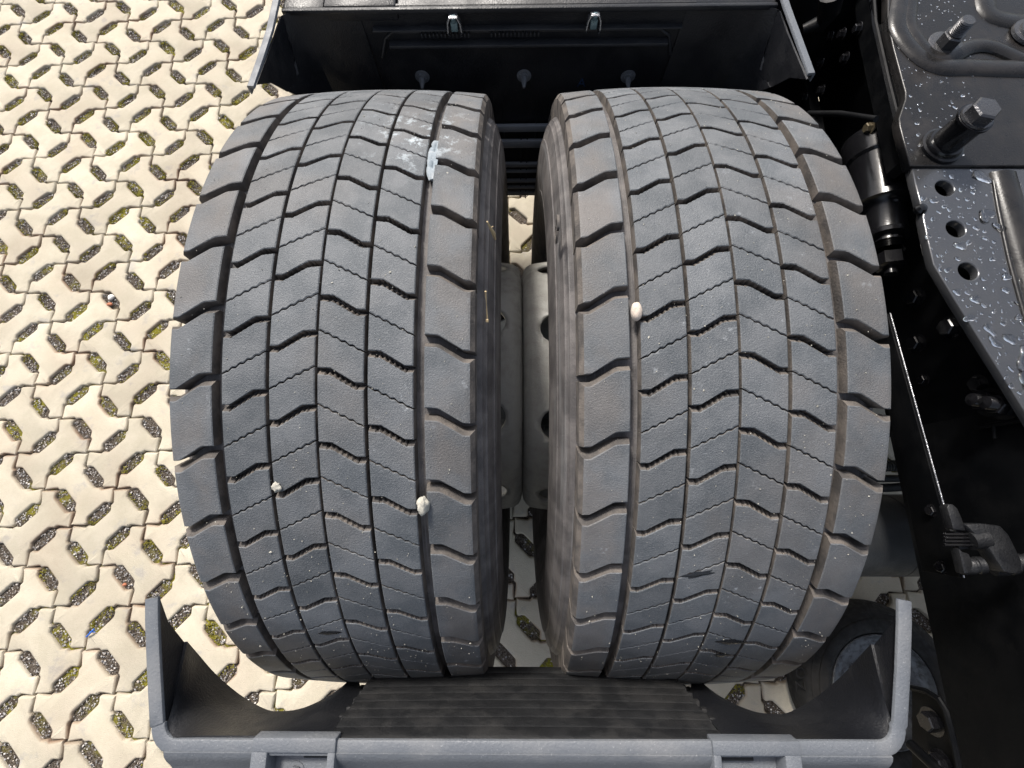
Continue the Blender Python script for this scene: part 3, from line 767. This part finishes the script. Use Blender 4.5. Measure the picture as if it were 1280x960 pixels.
# recessed panel frame and ledge
m = MB()
a = [P(478, 46, y=.495), P(486, 34, y=.495), P(830, 30, y=.495), P(838, 42, y=.495)]
m.tube([P(478, 72, y=.498), P(482, 48, y=.496), P(490, 40, y=.495), P(825, 36, y=.495), P(836, 44, y=.496), P(838, 68, y=.498)], .0022, 8)
m.box((-.215, .484, .812), (.235, .4985, .817), .001)
m.box((-.235, .486, .8375), (.25, .4985, .840), .0008)
for k in range(26):
    x = -.16+.0062*k+(.03 if k > 12 else 0); m.box((x, .486, .828), (x+.0022, .4975, .834), .0004)
m.build('shell_ribs', M_rib, fg)
for u, v in ((568, 28), (742, 25)):
    q = P(u, v, y=.486); m = MB()
    w, h = .0085, .015
    pts = [q+Vector((-w, -.004, -h*1.25)), q+Vector((-w*1.15, -.012, -h*.6)), q+Vector((-w, -.012, h*.4)), q+Vector((-w*.6, -.012, h*.9)), q+Vector((w*.6, -.012, h*.9)), q+Vector((w, -.012, h*.4)), q+Vector((w*1.15, -.012, -h*.6)), q+Vector((w, -.004, -h*1.25))]
    pp = resamp(pts, .003); n = len(pp); rows = []
    for i, p_ in enumerate(pp): rows.append([p_, p_+Vector((0, .010, 0))])
    V, Fc = sheet(rows, .0018, 1); m.add(V, Fc); lt = m.build('latch', M_steel, fg)
    m = MB(); m.box(q+Vector((-.0055, -.010, -.008)), q+Vector((.0055, .003, .008)), .002); m.lathe([(0, 0), (0, .0045), (.008, .004), (.008, 0)], q+Vector((0, -.007, .007)), (0, -.3, 1), 12); m.build('latch_block', M_teal, lt)
for u, v in ((528, 95), (655, 94), (785, 95)):
    q = P(u, v, y=yshell(.73)-.0035); m = MB()
    m.lathe([(0, .013), (.0025, .0125), (.003, .008), (.006, .0075), (.0065, 0)], q, (0, -1, 0), 24)
    m.lathe([(.004, 0), (.004, .0052), (.012, .0050), (.024, .0022), (.0245, 0)], q, (0, -1, -.15), 6)
    m.build('bolt', M_grey, fg)
for u, v in ((692, 81), (468, 28), (868, 47)):
    q = P(u, v, y=yshell(.75)); m = MB(); m.lathe([(0, .004), (.002, .004), (.002, .002), (.001, 0)], q, (0, -1, 0), 14); m.build('rivet', M_dgrey, fg)
M_slat = dusty('light_grey_plastic', (.30, .31, .33), (.2, .2, .2), .5, .5, .5)
# the ladder of slats below the shell, seen between the tyres
for v, hh in ((159, .0075), (178.5, .0095), (205, .0055), (213, .003), (225, .0035), (233, .003), (240.5, .0055)):
    q = P(660, v, y=.505); m = MB(); m.box((-.30, .500, q.z-hh), (.30, .5075, q.z+hh), .0012); m.build('slat', M_slat, fg)
m = MB()
for u in (651, 658): q = P(u, 210, y=.505); m.box((q.x-.0012, .5035, .41), (q.x+.0012, .5100, .60), .0004)
m.build('slat_spacer', M_dgrey, fg)

# ------------------------------------------------------------------ chassis on the right
def px2(pts, z): return [P(u, v, z=z) for u, v in pts]
ZP = .860
ch = thing('chassis_rail', (.6, 0, 0), 'black steel chassis rail running along the right side of the wheels', 'chassis')
m = MB(); m.box((.600, -1.3, .640), (.608, -.115, .99), .001); m.box((.600, -.117, .640), (.6075, 1.5, .8455), .001); m.box((.6085, -1.3, .640), (.70, 1.5, .648), .001)
m.build('web', M_paint, ch)
m = MB(); m.box((.609, -1.3, .972), (1.5, -.12, .985), .001); m.box((.72, -.10, .60), (1.5, 1.5, .80), .004); m.build('shade_deck', M_paint, ch)  # unseen deck, added to keep sky light off the ground at the right
# dark crossmember and hanger behind the inner tyre
sb = thing('suspension_bracket', (.5, .45, 0), 'black cast suspension bracket with bolts between the inner tyre and the chassis rail', 'bracket')
m = MB(); m.box((.3785, .560, .02), (.5995, .580, .842), .003); m.box((.3785, .582, .02), (.5995, 1.5, .60), .004); m.box((.28, .590, .02), (.378, .90, .41), .004); m.box((.55, .545, .02), (1.4, .5595, .635), .003); m.box((.59, .15, .02), (.5985, .545, .60), .002)
m.prism([(.532, .20, .30), (.532, .558, .30), (.532, .558, .70), (.532, .40, .70), (.532, .24, .62), (.532, .16, .48)], (.02, 0, 0), .003)
m.box((.455, .0, .3005), (.5985, .50, .34), .006); m.box((.372, -.20, .05), (.5985, .155, .299), .006); m.box((.405, .16, .08), (.4535, .556, .30), .006)
m.build('casting', M_paint, sb)
m = MB(); m.tube([P(1003, 38, y=.50), P(1025, 30, y=.50), P(1036, 14, y=.50), P(1040, -10, y=.50)], [.008, .012, .016, .018], 12)
m.build('arm', M_paint, sb); m = MB(); m.tube([P(1010, 142, x=.45), P(1050, 142, x=.46), P(1095, 149, x=.465)], .004, 10); m.build('arm', M_paint, sb)
for u, v in ((1038, 45), (1053, 43), (1026, 78), (1057, 73), (1006, 122), (1027, 113), (1073, 36), (990, 96)):
    q = P(u, v, x=.531); m = MB(); hexhead(m, q, (-1, 0, .0), .0065, .006, .0095); m.build('bolt', M_gloss, sb)
q = P(1088, 160, x=.531); m = MB(); hexhead(m, q, (-1, 0, 0), .007, .007, .010); m.build('bolt', dusty('brass_nut', (.12, .095, .06), (.2, .18, .12), .35, .5, .4, metal=.6), sb)
# mounting plate
mp_ = thing('mounting_plate', P(1200, 200, z=ZP), 'wet dark grey steel mounting plate with bolts and three round holes at the top right', 'plate')
lo_out = px2([(1141, 211), (1152, 255), (1156, 262), (1155, 272), (1160, 296), (1168, 330), (1196, 376), (1230, 430), (1280, 509), (1330, 590), (1500, 600), (1500, 211)], ZP)
holes = []
for u, v in ((1181, 235), (1195, 286), (1210.5, 339)): q = P(u, v, z=ZP); holes.append((q.x, q.y, .0135))
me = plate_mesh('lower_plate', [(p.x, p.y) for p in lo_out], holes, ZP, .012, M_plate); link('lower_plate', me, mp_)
up_out = px2([(1112, -60), (1111, 20), (1113, 38), (1118, 60), (1133, 115), (1133, 124), (1125, 148), (1126, 158), (1139, 206), (1500, 206), (1500, -60)], ZP+.004)
me = plate_mesh('upper_plate', [(p.x, p.y) for p in up_out], [], ZP+.004, .014, M_plate); link('upper_plate', me, mp_)
m = MB(); m.prism([P(u, v, z=ZP-.010) for u, v in ((1086, -60), (1086, 0), (1095, 31), (1112, 30), (1131, 118), (1124, 150), (1138, 207), (1128, 200), (1090, 30), (1080, -60))], (0, 0, -.028), 0)
m.build('side_flange', M_paint, mp_)
m = MB(); pts = px2([(1090, -30), (1094, 28), (1110, 100), (1135, 200), (1150, 262), (1160, 305), (1168, 332), (1200, 384), (1250, 462), (1290, 525)], ZP-.012)
m.tube(resamp(pts, .02), .0035, 8); m.build('edge_bead', M_paint, mp_)
q = P(1150, 262, z=ZP-.002); m = MB(); m.lathe([(-.004, 0), (-.004, .006), (.002, .0075), (.006, .005), (.007, 0)], q, (0, 0, 1), 16); m.build('edge_knob', M_gloss, mp_)
# embossed ridges of the upper plate
def ridge(pts, r, z, name='ridge', sc=.5):
    m = MB(); q = [P(u, v, z=z) for u, v in pts]; q = resamp(q, .01)
    # smooth
    for _ in range(3): q = [q[0]]+[(q[i-1]+q[i]*2+q[i+1])/4 for i in range(1, len(q)-1)]+[q[-1]]
    m.tube(q, r, 14)
    for v in m.V: v.z = z+(v.z-z)*sc
    return m.build(name, M_plate, mp_)
M_plate_lit = dusty('sky_lit_grey_paint', (.085, .088, .095), (.11, .108, .105), .17, 1.0, .5, sc=18, metal=.5, bumpd=.00012)  # plate paint made paler and more metallic to imitate a bright sky reflection
bpy.data.meshes['lower_plate'].materials[0] = M_plate_lit
ridge([(1132, -40), (1126, 10), (1120, 35), (1130, 52), (1150, 74), (1162, 84), (1185, 86), (1205, 84), (1240, 86), (1290, 87)], .015, ZP+.004, sc=.42)
ridge([(1142, -40), (1136, 14), (1134, 34), (1150, 55), (1160, 70), (1172, 76), (1192, 72), (1204, 60), (1222, 55), (1245, 58), (1264, 70), (1290, 80)], .012, ZP+.005, sc=.45)
ridge([(1228, -40), (1232, 20), (1260, 28), (1300, 30)], .016, ZP+.003, sc=.35)
ridge([(1252, 218), (1258, 240), (1272, 290), (1290, 350), (1310, 420)], .018, ZP-.001, sc=.5)
ridge([(1240, 216), (1247, 260), (1262, 330), (1290, 430)], .003, ZP, sc=.9)
# lower bolt with its long spacer
def at_z(q, dz): return q+Vector((0, 0, dz))
q = P(1176, 184, z=ZP+.004); m = MB()
m.lathe([(0, .0270), (.004, .0270), (.005, .0240), (.0055, .0240), (.010, .0215), (.0105, .0185), (.045, .0185), (.0455, .0215), (.0490, .0215), (.0495, .001)], q, (0, 0, 1), 40); m.build('spacer', M_gloss, mp_)
m = MB(); hexhead(m, at_z(q, .0495), (0, 0, 1), .0170, .013, .0195); m.build('bolt_head', M_bolt, mp_)
q = P(1180, 58, z=ZP+.006); m = MB(); m.lathe([(0, .0245), (.003, .0245), (.004, .0225), (.0045, 0)], q, (0, 0, 1), 36); m.build('washer', M_bolt, mp_)
m = MB(); m.lathe([(0, .0150), (.013, .0150), (.0145, .0135), (.0145, 0)], at_z(q, .0045), (0, 0, 1), 6); m.build('nut', M_bolt, mp_)
m = MB(); pr = []
for k in range(9): pr += [(.0145+.0020*k, .0088), (.0155+.0020*k, .0100)]
m.lathe(pr+[(.0335, .0084), (.0335, 0)], at_z(q, .0045), (0, 0, 1), 24); m.build('threaded_stud', M_bolt, mp_)
q = P(1285, 42, z=ZP+.006); m = MB(); m.lathe([(0, .024), (.004, .023), (.005, .017), (.008, .016), (.009, 0)], q, (0, 0, 1), 32); m.build('washer', M_bolt, mp_)
# droplets
dm = MB(); pm = None
DV = []; DF = []; off = 0
def drop(c, a, b, h, th, seed):
    global off
    n = 20; rings = [(1, 0), (.93, .45), (.75, .78), (.45, .95)]; V = []; r = random.Random(seed); ph = r.uniform(0, 6)
    for rr, hh in rings:
        for k in range(n):
            t = 2*math.pi*k/n; wob = 1+(.14+9*a)*math.sin(2*t+ph)+(.08+11*a)*math.sin(3*t+ph*2)
            x, y = a*rr*wob*math.cos(t), b*rr*wob*math.sin(t); V.append(c+Vector((x*math.cos(th)-y*math.sin(th), x*math.sin(th)+y*math.cos(th), h*hh)))
    V.append(c+Vector((0, 0, h)))
    for i in range(3):
        for k in range(n): k2 = (k+1) % n; DF.append((off+i*n+k, off+i*n+k2, off+(i+1)*n+k2, off+(i+1)*n+k))
    for k in range(n): DF.append((off+3*n+k, off+3*n+(k+1) % n, off+4*n))
    DF.append(tuple(off+k for k in range(n))[::-1])
    DV.extend(V); off += len(V)
def inside(p, poly):
    c = False; n = len(poly)
    for i in range(n):
        a, b = poly[i], poly[(i+1) % n]
        if (a.y > p.y) != (b.y > p.y) and p.x < (b.x-a.x)*(p.y-a.y)/(b.y-a.y)+a.x: c = not c
    return c
rd = random.Random(5); placed = []
def try_drop(u, v, z, poly, s, hole=True):
    p = P(u, v, z=z)
    if not inside(p, poly): return
    for hx, hy, hr in holes:
        if (p.x-hx)**2+(p.y-hy)**2 < (hr+s+.002)**2: return
    for (w, r2) in placed:
        if (w-p).length < (r2+s)*.95: return
    e = rd.uniform(.55, 1); placed.append((p, s)); drop(p+Vector((0, 0, .0001)), s, s*e, min(s*.38, .0026), rd.uniform(0, 3.1), rd.random())
for (n, s0, s1) in ((16, .011, .017), (70, .0045, .0095), (220, .0024, .0048), (300, .0009, .0024), (350, .0005, .0010)):
    for _ in range(n):
        u = rd.uniform(1140, 1290); v = 212+300*rd.random()**.8; try_drop(u, v, ZP, lo_out, rd.uniform(s0, s1))
for (n, s0, s1) in ((26, .0018, .0034), (120, .0007, .0016)):
    for _ in range(n): try_drop(rd.uniform(1113, 1215), rd.uniform(40, 200), ZP+.0041, up_out, rd.uniform(s0, s1))
for _ in range(45): try_drop(rd.uniform(1135, 1250), rd.uniform(0, 30), ZP+.0041, up_out, rd.uniform(.0006, .0014))
me = new_mesh('water_droplets', DV, DF, M_water, True); tag(link('water_droplets', me), 'water droplets standing on the dark steel mounting plate', 'water', kind='stuff')
# shock absorber
sa = thing('shock_absorber', P(1100, 240, z=.60), 'glossy black stepped damper with a nut beside the top of the right tyre', 'damper')
a = P(1094, 186, z=.775); b = P(1113, 338, z=.775); ax = (b-a).normalized(); L = (b-a).length; QR = .96
def sc(pr, k=QR): return [(h, q*k) for h, q in pr]
m = MB(); m.lathe(sc([(-.016, .02), (-.012, .046), (-.006, .047), (0, .048), (L*.10, .044), (L*.12, .045), (L*.14, .041), (L*.46, .041), (L*.47, .045), (L*.51, .045), (L*.53, .034), (L*.56, .030), (L*.72, .029), (L*.735, .032), (L*.76, .031), (L*.77, .022), (L*.80, .022)]), a, ax, 48)
m.build('damper_body', M_gloss, sa)
m = MB(); pr = []
for k in range(5): pr += [(L*.79+.0032*k, .018), (L*.79+.0016+.0032*k, .021)]
m.lathe(sc(pr), a, ax, 24); m.lathe(sc([(L*.89, 0), (L*.89, .0215), (L*.975, .0215), (L*.985, .018), (L*.985, 0)]), a, ax, 6, up=(0.15, 0, 1)); m.lathe(sc([(L*.98, .009), (L*1.03, .009), (L*1.035, 0)]), a, ax, 16)
m.build('lock_nut', M_gloss, sa)
# brake cylinder and lines
bc = thing('brake_cylinder', P(1100, 665, z=.46), 'dark cylinder lying beside the lower part of the right tyre', 'cylinder')
a = P(1040, 668, z=.46); b = P(1153, 668, z=.46); L = (b-a).length
m = MB(); m.lathe([(-.10, 0), (-.10, .075), (L*.60, .075), (L*.605, .0735), (L*.61, .0735), (L*.615, .075), (L*.88, .075), (L*.96, .068), (L*.99, .058), (L*1.0, 0)], a, (b-a), 64); m.build('cylinder_body', M_dgrey, bc)
hs = thing('brake_lines', P(1120, 590, z=.5), 'bundle of thin dark pipes and a coiled line between the right tyre and the rail', 'pipe')
m = MB(); a = P(1085, 583, z=.52); b = P(1170, 581, z=.52); ax = (b-a).normalized(); e = ax.orthogonal(); f = ax.cross(e)
m.tube([a+ax*(.13*k/300)+(e*math.cos(k*.55)+f*math.sin(k*.55))*.0065 for k in range(300)], .0016, 6); m.build('coil', M_dgrey, hs)
for (u0, v0, u1, v1, r) in ((1080, 598, 1165, 596, .007), (1070, 611, 1160, 606, .008), (1080, 528, 1140, 526, .012), (1080, 545, 1150, 541, .004)):
    m = MB(); m.tube([P(u0, v0, z=.50), P((u0+u1)/2, (v0+v1)/2+1, z=.50), P(u1, v1, z=.50)], r, 12); m.build('pipe', M_dgrey, hs)
m = MB(); m.box((-.2, -.075, .42), (.60, .075, .50), .02); ax_ = m.build('axle', M_dgrey); tag(ax_, 'dark axle beam running through the wheels under the chassis', 'axle')
# strip with bright edge, and the pipe clip on it
br = thing('mudguard_bracket', P(1150, 560, z=.7), 'long black flat bar with a bright edge running past the right tyre', 'bracket')
A_ = [P(1108, 395, x=.545), P(1148, 520, x=.545), P(1206, 722, x=.545)]
m = MB(); c0, c1 = P(1112, 392, x=.545), P(1204, 722, x=.545)
d = (c1-c0); wv = Vector((1, 0, 0))
m.prism([c0, c1, c1+Vector((0, 0, -.055)), c0+Vector((0, 0, -.035))], (-.004, 0, 0), .001); m.build('flat_bar', M_paint, br)
m = MB(); m.tube([c0+Vector((0, 0, .001)), c1+Vector((0, 0, .001))], .0012, 8); m.build('bar_edge', M_steel, br)
cl = thing('pipe_clip', P(1220, 670, z=.75), 'dark plastic pipe clip with two round lugs on the flat bar at the right', 'clip')
zc = P(1280, 705, x=.575).z
m = MB()
m.prism(px2([(1184, 634), (1186, 630), (1192, 630), (1198, 636), (1204, 650), (1208, 664), (1192, 662)], zc+.008), (0, 0, -.012), .002)
m.prism(px2([(1198, 684), (1204, 690), (1212, 692), (1217, 706), (1213, 717), (1206, 718)], zc+.008), (0, 0, -.012), .002)
m.prism(px2([(1192, 664), (1206, 663), (1220, 667), (1224, 676), (1218, 686), (1200, 688)], zc), (0, 0, -.012), .002)
m.build('clip_base', M_clip, cl)
m = MB()
for k in range(4): q0 = P(1180, 668+4.4*k, z=zc+.004); q1 = P(1214, 668+4.4*k, z=zc+.004); m.tube([q0, q1], .0018, 6)
m.build('clip_teeth', M_gloss, cl)
m = MB(); m.lathe([(0, 0), (0, .0105), (.018, .0100), (.020, .008), (.020, 0)], P(1212, 676, z=zc+.004), (1, .15, .1), 24); m.build('clip_barrel', M_clip, cl)
m = MB(); m.prism(px2([(1206, 655), (1226, 654), (1252, 657), (1262, 668), (1278, 700), (1280, 712), (1272, 718), (1256, 716), (1246, 700), (1236, 684), (1224, 672)], zc+.012), (0, 0, -.018), .003); m.build('clip_arm', M_clip, cl)
for (u, v, r) in ((1200, 708, .0095), (1240, 708, .0105), (1262, 704, .0095)):
    m = MB(); m.lathe([(0, 0), (0, r), (.012, r), (.013, r*.9), (.015, r*.9), (.016, r), (.022, r*.96), (.023, 0)], P(u, v, z=zc-.004), (.85, .1, .25), 28); m.build('clip_lug', M_clip, cl)
for u, v in ((1165, 638), (1178, 709)):
    m = MB(); hexhead(m, P(u, v, x=.541), (-1, 0, .2), .0065, .005, .0085); m.build('bolt', M_gloss, br)
for u, v, r in ((1147, 429, .011), (1155, 475, .007), (1190, 409, .012), (1146, 372, .011), (1224, 480, .009)):
    m = MB(); hexhead(m, P(u, v, x=.600), (-1, 0, .1), r, r*.9, r*1.4); m.build('bolt', M_gloss, ch)
for q in (P(1240, 503, x=.598), P(1258, 507, x=.598)):
    m = MB(); hexhead(m, q, (-1, .1, .15), .014, .016, .019); pr = [(.016+.0016*k, .0075 if k % 2 else .0085) for k in range(10)]; m.lathe(pr+[(.033, 0)], q, (-1, .1, .15), 16); m.build('bolt', M_gloss, ch)
m = MB(); m.tube([P(1220, 535, x=.596), P(1240, 531, x=.596), P(1300, 522, x=.596)], .003, 8); m.tube([P(1242, 532, x=.596), P(1243, 548, x=.596)], .002, 8); m.build('seam', M_paint, ch)
# small bracket at the bottom right corner
cb = thing('corner_bracket', P(1170, 920, z=.75), 'black curved bracket plate with two bolts beyond the right end of the rear mudguard', 'bracket')
m = MB(); pts = [P(u, v, x=.50) for u, v in ((1140, 860), (1158, 864), (1174, 874), (1182, 888), (1188, 910), (1195, 940), (1204, 990))]
m.tube(resamp(pts, .01), .0035, 8); m.build('bracket_edge', M_paint, cb)
m = MB(); pl = [P(u, v, x=.505) for u, v in ((1140, 862), (1158, 867), (1172, 877), (1180, 892), (1190, 930), (1202, 990), (1140, 990))]; m.prism(pl, (.004, 0, 0), 0); m.build('bracket_plate', M_paint, cb)
for u, v in ((1166, 902), (1178, 955)):
    m = MB(); hexhead(m, P(u, v, x=.505), (-1, 0, .1), .011, .010, .016); m.build('bolt', M_gloss, cb)
m = MB(); m.tube([P(1138, 930, x=.49), P(1175, 965, x=.49), P(1190, 985, x=.49)], .006, 12); m.build('bracket_rod', M_paint, cb)

# ------------------------------------------------------------------ small wheel lying under the chassis
q = P(1106, 864, z=.10)
M_shade_rubber = dusty('shaded_dark_rubber', (.016, .015, .014), (.035, .032, .030), .75, .3, .6, sc=40)  # tyre rubber darkened to stand in for the shade under the chassis
M_drim = dusty('dull_rim', (.16, .165, .17), (.05, .045, .04), .45, .5, .9, sc=60, metal=.5)
sw = thing('small_wheel', (q.x, q.y, 0), 'black tyre with a silver rim lying flat on the paving under the chassis, lower right', 'wheel')
m = MB(); m.lathe([(.0, .150), (.0, .175), (.006, .186), (.020, .196), (.045, .200), (.070, .198), (.090, .191), (.097, .183), (.099, .180), (.101, .1795), (.108, .166), (.1105, .1655), (.112, .163), (.111, .145), (.104, .133), (.094, .128), (.02, .128), (0, .150)], (q.x, q.y, .002), (0, 0, 1), 96)
m.build('tyre', M_shade_rubber, sw)
m = MB(); m.lathe([(.088, .1279), (.100, .1270), (.101, .1245), (.092, .1225), (.080, .118), (.070, .105), (.060, .08), (.058, .03), (.058, 0)], (q.x, q.y, .002), (0, 0, 1), 72); m.build('rim', M_drim, sw)
for k in range(8):
    a = 2*math.pi*k/8; m = MB(); hexhead(m, (q.x+.055*math.cos(a), q.y+.055*math.sin(a), .061), (0, 0, 1), .009, .010, .012); m.build('wheel_nut', M_steel, sw)

# ------------------------------------------------------------------ marks and raised letters
def letter(ch_, size, ext, mt, name, M, parent):
    cu = bpy.data.curves.new(name, 'FONT'); cu.body = ch_; cu.size = size; cu.extrude = ext; cu.align_x = 'CENTER'; cu.align_y = 'CENTER'
    o = bpy.data.objects.new(name, cu); COL.objects.link(o); dg = bpy.context.evaluated_depsgraph_get()
    me = bpy.data.meshes.new_from_object(o.evaluated_get(dg), depsgraph=dg); bpy.data.objects.remove(o); bpy.data.curves.remove(cu)
    me.transform(M); me.materials.clear(); me.materials.append(mt); return link(name, me, parent)
def frame_at(p, right, up): n = right.cross(up); return Matrix(((right.x, up.x, n.x, p.x), (right.y, up.y, n.y, p.y), (right.z, up.z, n.z, p.z), (0, 0, 0, 1)))
M_mark = mat('dark_blue_crayon', (.012, .035, .085), .8)
for c_, u, v, sz in (('P', 733, 84, .034), ('A', 727, 104, .024)):
    q = P(u, v, y=yshell(.73)-.0040); letter(c_, sz, .0004, M_mark, 'crayon_mark', frame_at(q, Vector((1, 0, 0)), Vector((0, 0, 1))), fg)
cc_ = Vector((sw.location.x, sw.location.y, 0))
for c_, u, v in (('O', 1001, 841), ('Z', 1001, 857)):
    q = P(u, v, z=.094); d = (q-cc_); d.z = 0; d.normalize(); tn = Vector((-d.y, d.x, 0))
    letter(c_, .036, .0012, M_drim if False else M_shade_rubber, 'raised_letter', frame_at(q+Vector((0, 0, .001)), -tn, d), sw)
q = P(696, 288, x=.0325); letter('S', .050, .0012, M_groove, 'raised_letter', frame_at(q, Vector((0, -1, 0)), Vector((0, 0, 1))), wr)

# ------------------------------------------------------------------ litter on the paving
def ground_lump(name, u, v, a, b, c, mt, label, cat, seed):
    p = P(u, v, z=0); bm = bmesh.new(); bmesh.ops.create_icosphere(bm, subdivisions=2, radius=1)
    for w in bm.verts:
        k = 1+.3*noise.noise(w.co*1.7+Vector((seed*3.1, 0, 0))); w.co = Vector((w.co.x*a*k, w.co.y*b*k, w.co.z*c*k))
    me = bpy.data.meshes.new(name); bm.to_mesh(me); bm.free(); me.materials.append(mt)
    return tag(link(name, me, None, p+Vector((0, 0, c*.3-.004))), label, cat)
ground_lump('pebble', 138, 371, .0105, .010, .006, mat('white_quartz', (.8, .78, .74), .6), 'white quartz pebble in a paving opening left of the left tyre', 'pebble', 3)
ground_lump('brick_chip', 136, 380, .010, .006, .005, M_brick, 'orange brick chip beside the white quartz pebble in the paving opening', 'chip', 5)
ground_lump('brick_chip', 155, 731, .006, .005, .005, M_brick, 'small red brick chip in a paving opening near the lower left', 'chip', 6)
m = MB(); m.tube([P(108, 796, z=.004), P(113, 791, z=.008), P(118, 786, z=.004)], .0022, 6); m.tube([P(112, 790, z=.006), P(119, 790, z=.003)], .0016, 6)
tag(m.build('plastic_scrap', M_blue), 'small blue plastic scrap in a paving opening at the lower left', 'scrap')
